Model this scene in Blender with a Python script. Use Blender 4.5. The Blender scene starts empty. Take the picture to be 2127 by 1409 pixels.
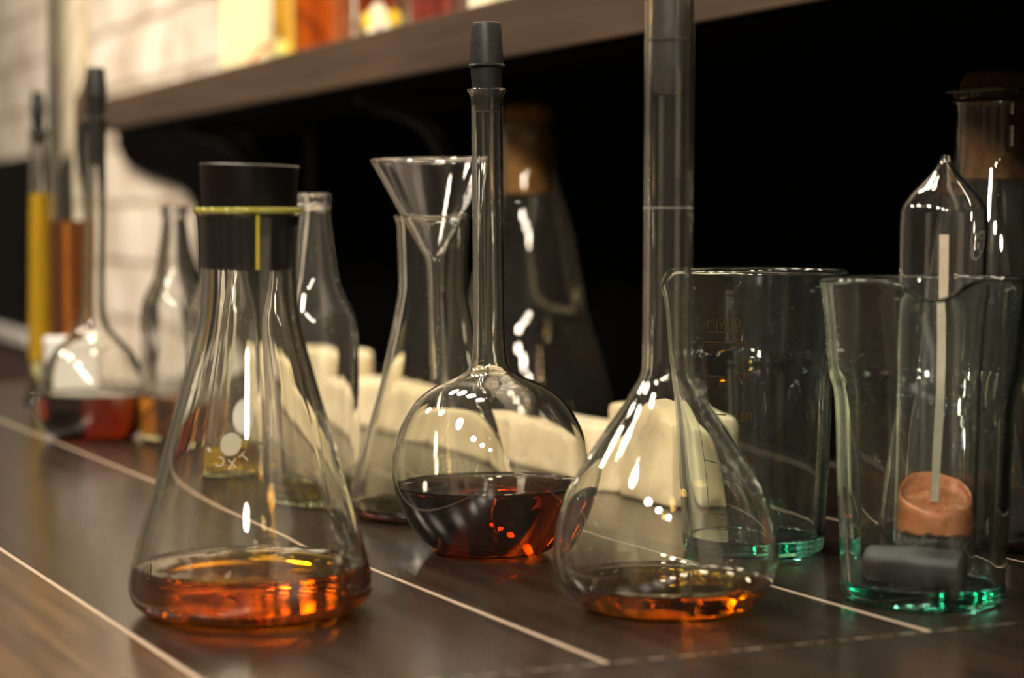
import bpy, bmesh, math, random
from mathutils import Vector, Matrix, noise

S = bpy.context.scene
COL = S.collection
random.seed(7)

# ------------------------------------------------------------------ camera
W, H, F = 2127.0, 1409.0, 4500.0          # frame and focal length in pixels
CAM_H = 0.138                             # camera height above the table top
HORIZON = 450.0
PITCH = math.atan((H / 2 - HORIZON) / F)
cam_data = bpy.data.cameras.new('camera')
cam = bpy.data.objects.new('camera', cam_data)
COL.objects.link(cam)
cam.location = (0, 0, CAM_H)
cam.rotation_euler = (math.pi / 2 - PITCH, 0, 0)
cam_data.sensor_width = 36.0
cam_data.lens = F / W * 36.0
cam_data.clip_start = 0.02
cam_data.clip_end = 50
cam_data.dof.use_dof = True
cam_data.dof.focus_distance = 0.86
cam_data.dof.aperture_fstop = 7.5
S.camera = cam

TH = math.radians(25.15)                  # the counter runs away 25 degrees to the left
CT, ST = math.cos(TH), math.sin(TH)


def NU(n, u, z=0.0):
    """counter coordinates (n across towards the wall, u along the wall) to the world"""
    return Vector((n * CT - u * ST, n * ST + u * CT, z))


# the wall and its shelf run at a slightly different angle from the tile joints
TW_ = math.radians(22.2)
CW, SW = math.cos(TW_), math.sin(TW_)
_piv = NU(0.52, 1.0)
WALL_O = _piv - Vector((0.52 * CW - 1.0 * SW, 0.52 * SW + 1.0 * CW, 0))


def NW(n, u, z=0.0):
    """wall coordinates (n towards the wall, u along it) to the world"""
    return WALL_O + Vector((n * CW - u * SW, n * SW + u * CW, z))


def to_nu(p):
    return (p.x * CT + p.y * ST, -p.x * ST + p.y * CT)


# ------------------------------------------------------------------ world, lights, exposure
world = bpy.data.worlds.new('world')
S.world = world
world.use_nodes = True
wn = world.node_tree
# a dim warm room with lighter and darker patches round about
_bg = wn.nodes['Background']
_tc = wn.nodes.new('ShaderNodeTexCoord')
_mp = wn.nodes.new('ShaderNodeMapping')
_mp.inputs['Scale'].default_value = (1, 1, 0.35)
_nz = wn.nodes.new('ShaderNodeTexNoise')
_nz.inputs['Scale'].default_value = 3.2
_nz.inputs['Detail'].default_value = 3
_rp = wn.nodes.new('ShaderNodeValToRGB')
_rp.color_ramp.elements[0].position = 0.42
_rp.color_ramp.elements[0].color = (0.055, 0.042, 0.030, 1)
_rp.color_ramp.elements[1].position = 0.66
_rp.color_ramp.elements[1].color = (0.46, 0.36, 0.26, 1)
wn.links.new(_tc.outputs['Generated'], _mp.inputs[0])
wn.links.new(_mp.outputs[0], _nz.inputs['Vector'])
wn.links.new(_nz.outputs[0], _rp.inputs[0])
wn.links.new(_rp.outputs[0], _bg.inputs[0])
_bg.inputs[1].default_value = 0.45
S.view_settings.view_transform = 'Standard'
S.view_settings.look = 'None'
S.view_settings.exposure = 0.0
S.view_settings.gamma = 1.0
S.view_settings.use_curve_mapping = False
cy = S.cycles
cy.max_bounces = 18
cy.transmission_bounces = 18
cy.transparent_max_bounces = 24
cy.glossy_bounces = 8
cy.diffuse_bounces = 4
cy.sample_clamp_indirect = 40.0
cy.use_denoising = True
cy.blur_glossy = 0.3


def lamp(name, kind, loc, energy, color, target=None, **kw):
    d = bpy.data.lights.new(name, kind)
    d.energy = energy
    d.color = color
    for k, v in kw.items():
        setattr(d, k, v)
    o = bpy.data.objects.new(name, d)
    COL.objects.link(o)
    o.location = loc
    if target is not None:
        o.rotation_euler = (Vector(target) - Vector(loc)).to_track_quat('-Z', 'Y').to_euler()
    return o


WARM = (1.0, 0.86, 0.68)
# a long row of small halogen lamps on the ceiling of the room, left of the counter
for x, y, p in ((-1.95, 2.05, 50), (-1.50, 1.05, 50), (-1.05, 0.12, 70), (-0.70, -0.66, 75), (-0.40, -1.25, 75), (0.0, -1.9, 75)):
    lamp('halogen_lamp', 'POINT', (x, y, 1.5), p, WARM, shadow_soft_size=0.13)
# four unseen lamps added over the counter for backlight
for i in range(4):
    lamp('counter_backlight', 'POINT', NU(0.30, 1.05 + i * 0.30, 1.25), 10, WARM, shadow_soft_size=0.07)
# spots washing the brick wall, the far end of the counter and the bottles on the shelf
for i in range(3):
    lamp('wall_spot', 'SPOT', NU(0.05, 2.0 + i * 0.55, 1.35), 42, WARM, target=NU(0.7, 2.35 + i * 0.5, 0.25),
         shadow_soft_size=0.03, spot_size=math.radians(80), spot_blend=0.6)
lamp('shelf_spot', 'SPOT', NU(0.10, 1.25, 1.05), 26, WARM, target=NU(0.6, 1.7, 0.33),
     shadow_soft_size=0.03, spot_size=math.radians(60), spot_blend=0.6)

# ------------------------------------------------------------------ helpers


def ray(px, py):
    d = Vector(((px - W / 2) / F, 1.0, 0.0))
    v = (H / 2 - py) / F
    cp, sp = math.cos(PITCH), math.sin(PITCH)
    return Vector((d.x, cp + v * sp, -sp + v * cp))


O = Vector((0, 0, CAM_H))


def ground(px, py):
    r = ray(px, py)
    t = -CAM_H / r.z
    p = O + r * t
    return Vector((p.x, p.y, 0))


class Measure:
    """turns measured half widths on the photograph into metres for a thing standing at a base point"""
    def __init__(self, px, py):
        self.base = ground(px, py)
        self.cx = px

    def z(self, py):
        r = ray(self.cx, py)
        return CAM_H + r.z * self.base.y / r.y

    def k(self, py):
        r = ray(self.cx, py)
        return (self.base.y / r.y) / F

    def rz(self, hw, py):
        return (hw * self.k(py), self.z(py))


def link(o):
    COL.objects.link(o)
    return o


def thing(name, label, cat, loc=(0, 0, 0), rot=(0, 0, 0), group=None):
    o = link(bpy.data.objects.new(name, None))
    o.empty_display_size = 0.02
    o.location = loc
    o.rotation_euler = rot
    o['label'] = label
    o['category'] = cat
    if group:
        o['group'] = group
    return o


def tag(o, label, cat, group=None):
    o['label'] = label
    o['category'] = cat
    if group:
        o['group'] = group
    return o


def mesh_obj(name, bm, mat, parent=None, smooth=True, angle=40, loc=None, rot=None):
    me = bpy.data.meshes.new(name)
    bmesh.ops.recalc_face_normals(bm, faces=bm.faces[:])
    if smooth:
        for f in bm.faces:
            f.smooth = True
        lim = math.radians(angle)
        for e in bm.edges:
            if len(e.link_faces) == 2 and e.calc_face_angle(0) > lim:
                e.smooth = False
    bm.to_mesh(me)
    bm.free()
    if mat:
        for m in (mat if isinstance(mat, (list, tuple)) else [mat]):
            me.materials.append(m)
    o = link(bpy.data.objects.new(name, me))
    if parent:
        o.parent = parent
    if loc is not None:
        o.location = loc
    if rot is not None:
        o.rotation_euler = rot
    return o


def catmull(pts, n=8):
    out = []
    P = [pts[0]] + list(pts) + [pts[-1]]
    for i in range(1, len(P) - 2):
        p0, p1, p2, p3 = P[i - 1], P[i], P[i + 1], P[i + 2]
        # centripetal parametrisation keeps uneven points from overshooting
        def d(a, b):
            return max(1e-6, math.hypot(a[0] - b[0], a[1] - b[1]) ** 0.5)
        t0 = 0.0
        t1 = t0 + d(p0, p1) if p0 != p1 else t0 + d(p1, p2)
        t2 = t1 + d(p1, p2)
        t3 = t2 + d(p2, p3) if p3 != p2 else t2 + d(p1, p2)
        for k in range(n):
            t = t1 + (t2 - t1) * k / n
            q = []
            for c in (0, 1):
                a1 = (t1 - t) / (t1 - t0) * p0[c] + (t - t0) / (t1 - t0) * p1[c]
                a2 = (t2 - t) / (t2 - t1) * p1[c] + (t - t1) / (t2 - t1) * p2[c]
                a3 = (t3 - t) / (t3 - t2) * p2[c] + (t - t2) / (t3 - t2) * p3[c]
                b1 = (t2 - t) / (t2 - t0) * a1 + (t - t0) / (t2 - t0) * a2
                b2 = (t3 - t) / (t3 - t1) * a2 + (t - t1) / (t3 - t1) * a3
                q.append((t2 - t) / (t2 - t1) * b1 + (t - t1) / (t2 - t1) * b2)
            out.append((max(q[0], 0.0), q[1]))
    out.append(pts[-1])
    return out


def normals2d(P):
    N = []
    for i in range(len(P)):
        a, b = P[max(i - 1, 0)], P[min(i + 1, len(P) - 1)]
        dx, dz = b[0] - a[0], b[1] - a[1]
        l = math.hypot(dx, dz) or 1.0
        N.append((dz / l, -dx / l))
    return N


def lathe_bm(prof, seg=96, deform=None):
    bm = bmesh.new()
    rings = []
    for r, z in prof:
        if r < 1e-6:
            v = bm.verts.new((0, 0, z))
            rings.append([v])
        else:
            rings.append([bm.verts.new((r * math.cos(2 * math.pi * k / seg), r * math.sin(2 * math.pi * k / seg), z)) for k in range(seg)])
    for a, b in zip(rings, rings[1:]):
        if len(a) == 1 and len(b) == 1:
            continue
        for k in range(seg):
            j = (k + 1) % seg
            if len(a) == 1:
                bm.faces.new((a[0], b[j], b[k]))
            elif len(b) == 1:
                bm.faces.new((a[k], a[j], b[0]))
            else:
                bm.faces.new((a[k], a[j], b[j], b[k]))
    if deform:
        for v in bm.verts:
            v.co = deform(v.co)
    return bm


class Vessel:
    """outer wall profile (r,z) from the foot up to the rim -> closed glass shell, and the cavity for a liquid"""
    def __init__(self, pts, t, tb, n=8, foot=None):
        self.W = [p for p in catmull(pts, n)]
        self.t, self.tb = t, tb
        N = normals2d(self.W)
        inner = []
        for (r, z), (nx, nz) in zip(self.W, N):
            q = (r - t * nx, z - t * nz)
            if q[1] >= tb and q[0] > 0.0008:
                inner.append(q)
        self.I = inner

    def profile(self, punt=0.0):
        r0 = self.W[0][0]
        out = [(0, punt), (r0 * 0.55, punt), (r0 * 0.9, punt * 0.3)] + self.W
        (ra, za), (rb, zb) = self.W[-1], self.I[-1]
        m = ((ra + rb) / 2, (za + zb) / 2)
        tx, tz = self.W[-1][0] - self.W[-2][0], self.W[-1][1] - self.W[-2][1]
        l = math.hypot(tx, tz)
        tx, tz = tx / l, tz / l
        h = self.t * 0.5
        rim = [(ra * .85 + rb * .15 + tx * h * .7, za * .85 + zb * .15 + tz * h * .7), (m[0] + tx * h, m[1] + tz * h),
               (ra * .15 + rb * .85 + tx * h * .7, za * .15 + zb * .85 + tz * h * .7)]
        inn = list(reversed(self.I))
        rq, zq = self.I[0]
        bot = [(rq * .985, self.tb + (zq - self.tb) * .4), (rq * 0.95, self.tb), (rq * 0.6, self.tb), (0, self.tb)]
        return out + rim + inn + bot

    def glass(self, mat, parent, name='body', seg=96, deform=None, punt=0.0):
        return mesh_obj(name, lathe_bm(self.profile(punt), seg, deform), mat, parent, angle=60)

    def r_in(self, z):
        for a, b in zip(self.I, self.I[1:]):
            if a[1] <= z <= b[1]:
                f = (z - a[1]) / max(1e-9, b[1] - a[1])
                return a[0] + f * (b[0] - a[0])
        return self.I[0][0]

    def r_out(self, z):
        for a, b in zip(self.W, self.W[1:]):
            if a[1] <= z <= b[1]:
                f = (z - a[1]) / max(1e-9, b[1] - a[1])
                return a[0] + f * (b[0] - a[0])
        return self.W[0][0]

    def liquid(self, level, mat, parent, seg=96, meniscus=0.0012):
        e = min(0.00025, self.t * 0.3)
        rq, zq = self.I[0]
        P = [(0, self.tb - e), (rq * .6, self.tb - e), (rq * .95, self.tb - e), (rq * .985 + e, self.tb + (zq - self.tb) * .4)]
        for r, z in self.I:
            if zq <= z < level + meniscus * 0.6:
                P.append((r + e, z))
        rt = self.r_in(level + meniscus)
        P.append((rt + e, level + meniscus))
        P += [(rt - 0.0004, level + meniscus * .5), (rt - 0.0011, level + meniscus * .14), (rt - 0.0022, level), (rt * .6, level), (0, level)]
        return mesh_obj('liquid', lathe_bm(P, seg), mat, parent, angle=75)


def box_bm(sx, sy, sz, c=(0, 0, 0), bevel=0.0, segs=2, bm=None):
    b = bmesh.new()
    bmesh.ops.create_cube(b, size=1.0)
    for v in b.verts:
        v.co = Vector((v.co.x * sx, v.co.y * sy, v.co.z * sz))
    if bevel > 0:
        bmesh.ops.bevel(b, geom=b.edges[:], offset=bevel, segments=segs, affect='EDGES', profile=0.5)
    for v in b.verts:
        v.co += Vector(c)
    if bm is None:
        return b
    me = bpy.data.meshes.new('temporary')
    b.to_mesh(me)
    b.free()
    bm.from_mesh(me)
    bpy.data.meshes.remove(me)
    return bm


def prism_bm(poly, y0, y1):
    """polygon in (x,z) extruded from y0 to y1"""
    bm = bmesh.new()
    a = [bm.verts.new((x, y0, z)) for x, z in poly]
    b = [bm.verts.new((x, y1, z)) for x, z in poly]
    bm.faces.new(a)
    bm.faces.new(list(reversed(b)))
    n = len(poly)
    for i in range(n):
        bm.faces.new((a[i], a[(i + 1) % n], b[(i + 1) % n], b[i]))
    return bm


# ------------------------------------------------------------------ materials


def new_mat(name):
    m = bpy.data.materials.new(name)
    m.use_nodes = True
    nt = m.node_tree
    for n in list(nt.nodes):
        nt.nodes.remove(n)
    out = nt.nodes.new('ShaderNodeOutputMaterial')
    return m, nt, out


def N(nt, t, **kw):
    n = nt.nodes.new(t)
    for k, v in kw.items():
        if k.startswith('i_'):
            n.inputs[k[2:].replace('_', ' ')].default_value = v
        else:
            setattr(n, k, v)
    return n


def principled(name, color, rough=0.5, spec=0.5, noise_amt=0.0, noise_scale=200.0, color2=None, bump=0.0, metallic=0.0, coat=0.0):
    m, nt, out = new_mat(name)
    b = N(nt, 'ShaderNodeBsdfPrincipled')
    b.inputs['Base Color'].default_value = (*color, 1)
    b.inputs['Roughness'].default_value = rough
    b.inputs['Specular IOR Level'].default_value = spec
    b.inputs['Metallic'].default_value = metallic
    b.inputs['Coat Weight'].default_value = coat
    nt.links.new(b.outputs[0], out.inputs[0])
    tc = N(nt, 'ShaderNodeTexCoord')
    nz = N(nt, 'ShaderNodeTexNoise')
    nz.inputs['Scale'].default_value = noise_scale
    nz.inputs['Detail'].default_value = 5
    nt.links.new(tc.outputs['Object'], nz.inputs['Vector'])
    if color2:
        mx = N(nt, 'ShaderNodeMix', data_type='RGBA')
        mx.inputs[6].default_value = (*color, 1)
        mx.inputs[7].default_value = (*color2, 1)
        rp = N(nt, 'ShaderNodeValToRGB')
        rp.color_ramp.elements[0].position = 0.5 - 0.25
        rp.color_ramp.elements[1].position = 0.5 + 0.25
        nt.links.new(nz.outputs[0], rp.inputs[0])
        nt.links.new(rp.outputs[0], mx.inputs[0])
        nt.links.new(mx.outputs[2], b.inputs['Base Color'])
    if bump:
        bp = N(nt, 'ShaderNodeBump')
        bp.inputs['Strength'].default_value = 1.0
        bp.inputs['Distance'].default_value = bump
        nt.links.new(nz.outputs[0], bp.inputs['Height'])
        nt.links.new(bp.outputs[0], b.inputs['Normal'])
    return m


def glass_mat(name, sigma=(0, 0, 0), veil=0.012, specks=0.3, speck_scale=900.0, ripple=0.0, rough=0.0):
    """clear glass with absorption inside it, a thin film of dust and a few specks on it"""
    m, nt, out = new_mat(name)
    g = N(nt, 'ShaderNodeBsdfGlass')
    g.inputs['IOR'].default_value = 1.5
    g.inputs['Roughness'].default_value = rough
    tc = N(nt, 'ShaderNodeTexCoord')
    d = N(nt, 'ShaderNodeBsdfDiffuse')
    d.inputs[0].default_value = (0.75, 0.72, 0.66, 1)
    mix = N(nt, 'ShaderNodeMixShader')
    nt.links.new(g.outputs[0], mix.inputs[1])
    nt.links.new(d.outputs[0], mix.inputs[2])
    if specks > 0:
        vo = N(nt, 'ShaderNodeTexVoronoi')
        vo.inputs['Scale'].default_value = speck_scale
        nt.links.new(tc.outputs['Object'], vo.inputs['Vector'])
        th = N(nt, 'ShaderNodeMath', operation='LESS_THAN')
        th.inputs[1].default_value = 0.10
        nt.links.new(vo.outputs['Distance'], th.inputs[0])
        # only some cells carry a speck
        sep = N(nt, 'ShaderNodeSeparateColor')
        nt.links.new(vo.outputs['Color'], sep.inputs[0])
        pick = N(nt, 'ShaderNodeMath', operation='GREATER_THAN')
        pick.inputs[1].default_value = 0.72
        nt.links.new(sep.outputs[0], pick.inputs[0])
        mul = N(nt, 'ShaderNodeMath', operation='MULTIPLY')
        nt.links.new(th.outputs[0], mul.inputs[0])
        nt.links.new(pick.outputs[0], mul.inputs[1])
        ma = N(nt, 'ShaderNodeMath', operation='MULTIPLY_ADD')
        ma.inputs[1].default_value = specks
        ma.inputs[2].default_value = veil
        nt.links.new(mul.outputs[0], ma.inputs[0])
        nt.links.new(ma.outputs[0], mix.inputs[0])
    else:
        mix.inputs[0].default_value = veil
    if ripple > 0:
        mp = N(nt, 'ShaderNodeMapping')
        mp.inputs['Scale'].default_value = (1, 1, 0.25)
        nt.links.new(tc.outputs['Object'], mp.inputs[0])
        nz = N(nt, 'ShaderNodeTexNoise')
        nz.inputs['Scale'].default_value = 90
        nz.inputs['Detail'].default_value = 1
        nt.links.new(mp.outputs[0], nz.inputs['Vector'])
        bp = N(nt, 'ShaderNodeBump')
        bp.inputs['Distance'].default_value = ripple
        nt.links.new(nz.outputs[0], bp.inputs['Height'])
        nt.links.new(bp.outputs[0], g.inputs['Normal'])
    nt.links.new(mix.outputs[0], out.inputs['Surface'])
    if max(sigma) > 0:
        absorb(nt, out, sigma)
    return m


def absorb(nt, out, sigma):
    k = max(sigma)
    a = N(nt, 'ShaderNodeVolumeAbsorption')
    a.inputs['Density'].default_value = k
    a.inputs['Color'].default_value = (*[1 - s / k for s in sigma], 1)
    nt.links.new(a.outputs[0], out.inputs['Volume'])


def liquid_mat(name, sigma, ior=1.36, cloudy=None, amount=0.3):
    m, nt, out = new_mat(name)
    g = N(nt, 'ShaderNodeBsdfGlass')
    g.inputs['IOR'].default_value = ior
    g.inputs['Roughness'].default_value = 0.0
    if cloudy:
        d = N(nt, 'ShaderNodeBsdfDiffuse')
        d.inputs[0].default_value = (*cloudy, 1)
        mx = N(nt, 'ShaderNodeMixShader')
        mx.inputs[0].default_value = amount
        nt.links.new(g.outputs[0], mx.inputs[1])
        nt.links.new(d.outputs[0], mx.inputs[2])
        nt.links.new(mx.outputs[0], out.inputs['Surface'])
    else:
        nt.links.new(g.outputs[0], out.inputs['Surface'])
    absorb(nt, out, sigma)
    return m


M = {}
M['flask_glass'] = glass_mat('flask glass', (3, 1.8, 30), veil=0.009, specks=0.22, speck_scale=700)
M['clear_glass'] = glass_mat('clear bottle glass', (5, 2, 8), veil=0.022, specks=0.2, speck_scale=500, ripple=0.0004)
M['tube_glass'] = glass_mat('tube glass', (2, 1, 3), veil=0.006, specks=0.25, speck_scale=800, ripple=0.0001)
M['funnel_glass'] = glass_mat('funnel glass', (1, 1, 2), veil=0.006, specks=0.0)
M['beaker_glass'] = glass_mat('sea green beaker glass', (27, 3.7, 8.2), veil=0.005, specks=0.3, speck_scale=650, ripple=0.00012)
M['amber'] = liquid_mat('amber spirit', (6, 30, 150))
M['amber_dark'] = liquid_mat('dark amber spirit', (23, 60, 140))
M['amber_light'] = liquid_mat('golden amber spirit', (9, 38, 170))
M['amber_red'] = liquid_mat('red amber spirit', (30, 78, 210))
M['amber_yellow'] = liquid_mat('yellow spirit', (1, 11, 200))
M['amber_olive'] = liquid_mat('olive brown spirit', (50, 60, 120))
M['rubber'] = principled('dark rubber', (0.0085, 0.0092, 0.009), rough=0.42, spec=0.35, color2=(0.018, 0.019, 0.018), noise_scale=250, bump=0.0001)
M['rubber_brown'] = principled('dark brown rubber', (0.0055, 0.0048, 0.0043), rough=0.36, spec=0.25)
M['rubber_grey'] = principled('grey rubber', (0.030, 0.029, 0.028), rough=0.42, spec=0.4, color2=(0.055, 0.053, 0.050), noise_scale=120, bump=0.0002)
M['cork'] = principled('cork', (0.14, 0.070, 0.020), rough=0.85, spec=0.1, color2=(0.065, 0.028, 0.009), noise_scale=160, bump=0.0008)  # darker copy of the cork: shade under the shelf put into its colour
_m, _nt, _out = new_mat('white enamel mark')
_d = N(_nt, 'ShaderNodeBsdfDiffuse')
_t = N(_nt, 'ShaderNodeBsdfTranslucent')
_x = N(_nt, 'ShaderNodeMixShader')
for _b in (_d, _t):
    _b.inputs[0].default_value = (0.90, 0.87, 0.76, 1)
_nt.links.new(_d.outputs[0], _x.inputs[1])
_nt.links.new(_t.outputs[0], _x.inputs[2])
_nt.links.new(_x.outputs[0], _out.inputs[0])
M['ink_white'] = _m
M['cork_lit'] = principled('lit cork', (0.34, 0.17, 0.045), rough=0.85, spec=0.1, color2=(0.18, 0.085, 0.022), noise_scale=160, bump=0.0008)  # lighter copy of the same cork: stronger light put into its colour
M['ink_brown'] = principled('brown enamel print', (0.050, 0.028, 0.010), rough=0.7, spec=0.1)
M['wax'] = principled('pink clay plug', (0.74, 0.17, 0.045), rough=0.26, spec=0.7, color2=(0.86, 0.34, 0.13), noise_scale=300, bump=0.0006)
M['stick'] = principled('pale wood', (0.80, 0.72, 0.58), rough=0.7, color2=(0.70, 0.60, 0.45), noise_scale=500)
M['bead'] = principled('black shot', (0.20, 0.195, 0.19), rough=0.28, spec=0.6, metallic=0.8)
M['stone'] = principled('cream limestone', (0.88, 0.77, 0.53), rough=0.75, spec=0.2, color2=(0.76, 0.62, 0.38), noise_scale=45, bump=0.003)
M['white_plastic'] = principled('white patch', (0.86, 0.85, 0.82), rough=0.4)
M['shade_panel'] = principled('black shade board', (0.0012, 0.001, 0.001), rough=0.9, spec=0.03)  # black of the deep shade below the shelf, put into a colour
M['black_box'] = principled('black lacquer', (0.002, 0.0016, 0.0015), rough=0.6, spec=0.08)
M['iron'] = principled('dark iron', (0.02, 0.016, 0.014), rough=0.6, spec=0.3)
M['pale_top'] = principled('pale grey worktop', (0.42, 0.40, 0.37), rough=0.5)
M['brown_body'] = principled('dark brown board', (0.045, 0.024, 0.018), rough=0.55)


def wood_mat(name, c1, c2, rough=0.4, axis='y', spec=0.4):
    m, nt, out = new_mat(name)
    b = N(nt, 'ShaderNodeBsdfPrincipled')
    b.inputs['Roughness'].default_value = rough
    b.inputs['Specular IOR Level'].default_value = spec
    tc = N(nt, 'ShaderNodeTexCoord')
    mp = N(nt, 'ShaderNodeMapping')
    mp.inputs['Scale'].default_value = (60, 3.0, 60) if axis == 'y' else (3, 60, 60)
    nt.links.new(tc.outputs['Object'], mp.inputs[0])
    nz = N(nt, 'ShaderNodeTexNoise')
    nz.inputs['Scale'].default_value = 1.6
    nz.inputs['Detail'].default_value = 6
    nz.inputs['Distortion'].default_value = 0.6
    nt.links.new(mp.outputs[0], nz.inputs['Vector'])
    rp = N(nt, 'ShaderNodeValToRGB')
    rp.color_ramp.elements[0].position = 0.35
    rp.color_ramp.elements[0].color = (*c1, 1)
    rp.color_ramp.elements[1].position = 0.68
    rp.color_ramp.elements[1].color = (*c2, 1)
    nt.links.new(nz.outputs[0], rp.inputs[0])
    nt.links.new(rp.outputs[0], b.inputs['Base Color'])
    bp = N(nt, 'ShaderNodeBump')
    bp.inputs['Distance'].default_value = 0.0002
    nt.links.new(nz.outputs[0], bp.inputs['Height'])
    nt.links.new(bp.outputs[0], b.inputs['Normal'])
    nt.links.new(b.outputs[0], out.inputs[0])
    return m


M['shelf_wood'] = wood_mat('dark walnut board', (0.060, 0.038, 0.025), (0.086, 0.054, 0.034), rough=0.45)


def tile_mat():
    """wood look plank tiles: joints every 12 cm across and one cross joint, local x = n, y = u"""
    m, nt, out = new_mat('plank tiles')
    L = nt.links.new
    b = N(nt, 'ShaderNodeBsdfPrincipled')
    tc = N(nt, 'ShaderNodeTexCoord')
    sp = N(nt, 'ShaderNodeSeparateXYZ')
    L(tc.outputs['Object'], sp.inputs[0])

    def math_(op, a, bb=None, c=None):
        n = N(nt, 'ShaderNodeMath', operation=op)
        for i, v in enumerate((a, bb, c)):
            if v is None:
                continue
            if isinstance(v, (int, float)):
                n.inputs[i].default_value = v
            else:
                L(v, n.inputs[i])
        return n.outputs[0]

    # distance to the nearest long joint: joints at n = 0.187 + 0.1205 k
    t = math_('DIVIDE', math_('SUBTRACT', sp.outputs[0], 0.1875), 0.1210)
    fr = math_('ABSOLUTE', math_('SUBTRACT', t, math_('ROUND', t)))
    dl = math_('MULTIPLY', fr, 0.1210)
    back = math_('GREATER_THAN', sp.outputs[1], 0.588)
    # the row in front of the cross joint is offset by half a tile
    t2 = math_('DIVIDE', math_('SUBTRACT', sp.outputs[0], 0.1275 - 0.24), 0.1210 * 3)
    fr2 = math_('MULTIPLY', math_('ABSOLUTE', math_('SUBTRACT', t2, math_('ROUND', t2))), 0.363)
    dl2 = math_('ADD', math_('MULTIPLY', dl, back), math_('MULTIPLY', fr2, math_('SUBTRACT', 1.0, back)))
    # cross joints: u = 0.588 + k*1.2
    tc1 = math_('DIVIDE', math_('SUBTRACT', sp.outputs[1], 0.588), 1.4)
    du = math_('MULTIPLY', math_('ABSOLUTE', math_('SUBTRACT', tc1, math_('ROUND', tc1))), 1.4)

    def band(d, w):
        mr = N(nt, 'ShaderNodeMapRange', interpolation_type='SMOOTHSTEP')
        mr.inputs[1].default_value = w * 0.6
        mr.inputs[2].default_value = w * 1.3
        mr.inputs[3].default_value = 1.0
        mr.inputs[4].default_value = 0.0
        L(d, mr.inputs[0])
        return mr.outputs[0]
    jl = band(dl2, 0.00115)
    ju = band(du, 0.0008)
    # a joint's grout is broken up by dirt along the cross joint
    nzj = N(nt, 'ShaderNodeTexNoise')
    nzj.inputs['Scale'].default_value = 170
    L(tc.outputs['Object'], nzj.inputs['Vector'])
    rj = N(nt, 'ShaderNodeMapRange')
    rj.inputs[1].default_value = 0.46
    rj.inputs[2].default_value = 0.66
    L(nzj.outputs[0], rj.inputs[0])
    ju2 = math_('MULTIPLY', ju, math_('MULTIPLY_ADD', rj.outputs[0], 0.5, 0.12))
    joint = math_('MAXIMUM', jl, ju2)

    # wood grain along u, a different shade and offset in every tile
    row = math_('FLOOR', math_('DIVIDE', math_('SUBTRACT', sp.outputs[0], 0.1875), 0.1210))
    wn_ = N(nt, 'ShaderNodeTexWhiteNoise', noise_dimensions='1D')
    L(row, wn_.inputs['W'])
    cmb = N(nt, 'ShaderNodeCombineXYZ')
    L(math_('MULTIPLY', sp.outputs[0], 85), cmb.inputs[0])
    L(math_('ADD', math_('MULTIPLY', sp.outputs[1], 4.5), math_('MULTIPLY', row, 7.3)), cmb.inputs[1])
    nz = N(nt, 'ShaderNodeTexNoise')
    nz.inputs['Scale'].default_value = 1.5
    nz.inputs['Detail'].default_value = 7
    nz.inputs['Distortion'].default_value = 0.8
    L(cmb.outputs[0], nz.inputs['Vector'])
    rp = N(nt, 'ShaderNodeValToRGB')
    e = rp.color_ramp.elements
    e[0].position, e[0].color = 0.34, (0.0170, 0.0110, 0.0080, 1)
    e[1].position, e[1].color = 0.70, (0.0350, 0.0230, 0.0165, 1)
    L(nz.outputs[0], rp.inputs[0])
    # the tile nearest the edge is a browner board
    near = math_('LESS_THAN', sp.outputs[0], 0.1875)
    mxn = N(nt, 'ShaderNodeMix', data_type='RGBA')
    rp2 = N(nt, 'ShaderNodeValToRGB')
    e = rp2.color_ramp.elements
    e[0].position, e[0].color = 0.36, (0.055, 0.032, 0.015, 1)
    e[1].position, e[1].color = 0.70, (0.130, 0.075, 0.034, 1)
    L(nz.outputs[0], rp2.inputs[0])
    L(near, mxn.inputs[0])
    L(rp.outputs[0], mxn.inputs[6])
    L(rp2.outputs[0], mxn.inputs[7])
    mx = N(nt, 'ShaderNodeMix', data_type='RGBA')
    L(joint, mx.inputs[0])
    L(mxn.outputs[2], mx.inputs[6])
    mx.inputs[7].default_value = (0.40, 0.31, 0.23, 1)
    # dust: tiny pale specks
    vo = N(nt, 'ShaderNodeTexVoronoi')
    vo.inputs['Scale'].default_value = 260
    L(tc.outputs['Object'], vo.inputs['Vector'])
    sc = N(nt, 'ShaderNodeSeparateColor')
    L(vo.outputs['Color'], sc.inputs[0])
    sz = math_('MULTIPLY', math_('SUBTRACT', sc.outputs[0], 0.62), 0.30)
    dust = math_('MULTIPLY', math_('LESS_THAN', vo.outputs['Distance'], sz), 0.32)
    mx2 = N(nt, 'ShaderNodeMix', data_type='RGBA')
    L(dust, mx2.inputs[0])
    L(mx.outputs[2], mx2.inputs[6])
    mx2.inputs[7].default_value = (0.55, 0.48, 0.40, 1)
    L(mx2.outputs[2], b.inputs['Base Color'])
    # satin glaze, duller on the grout
    L(math_('MULTIPLY_ADD', joint, 0.35, math_('MULTIPLY_ADD', nz.outputs[0], 0.10, 0.17)), b.inputs['Roughness'])
    b.inputs['Specular IOR Level'].default_value = 0.5
    bp = N(nt, 'ShaderNodeBump')
    bp.inputs['Distance'].default_value = 0.00025
    L(math_('MULTIPLY_ADD', joint, -1.0, math_('MULTIPLY', nz.outputs[0], 0.10)), bp.inputs['Height'])
    L(bp.outputs[0], b.inputs['Normal'])
    L(b.outputs[0], out.inputs[0])
    return m


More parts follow.
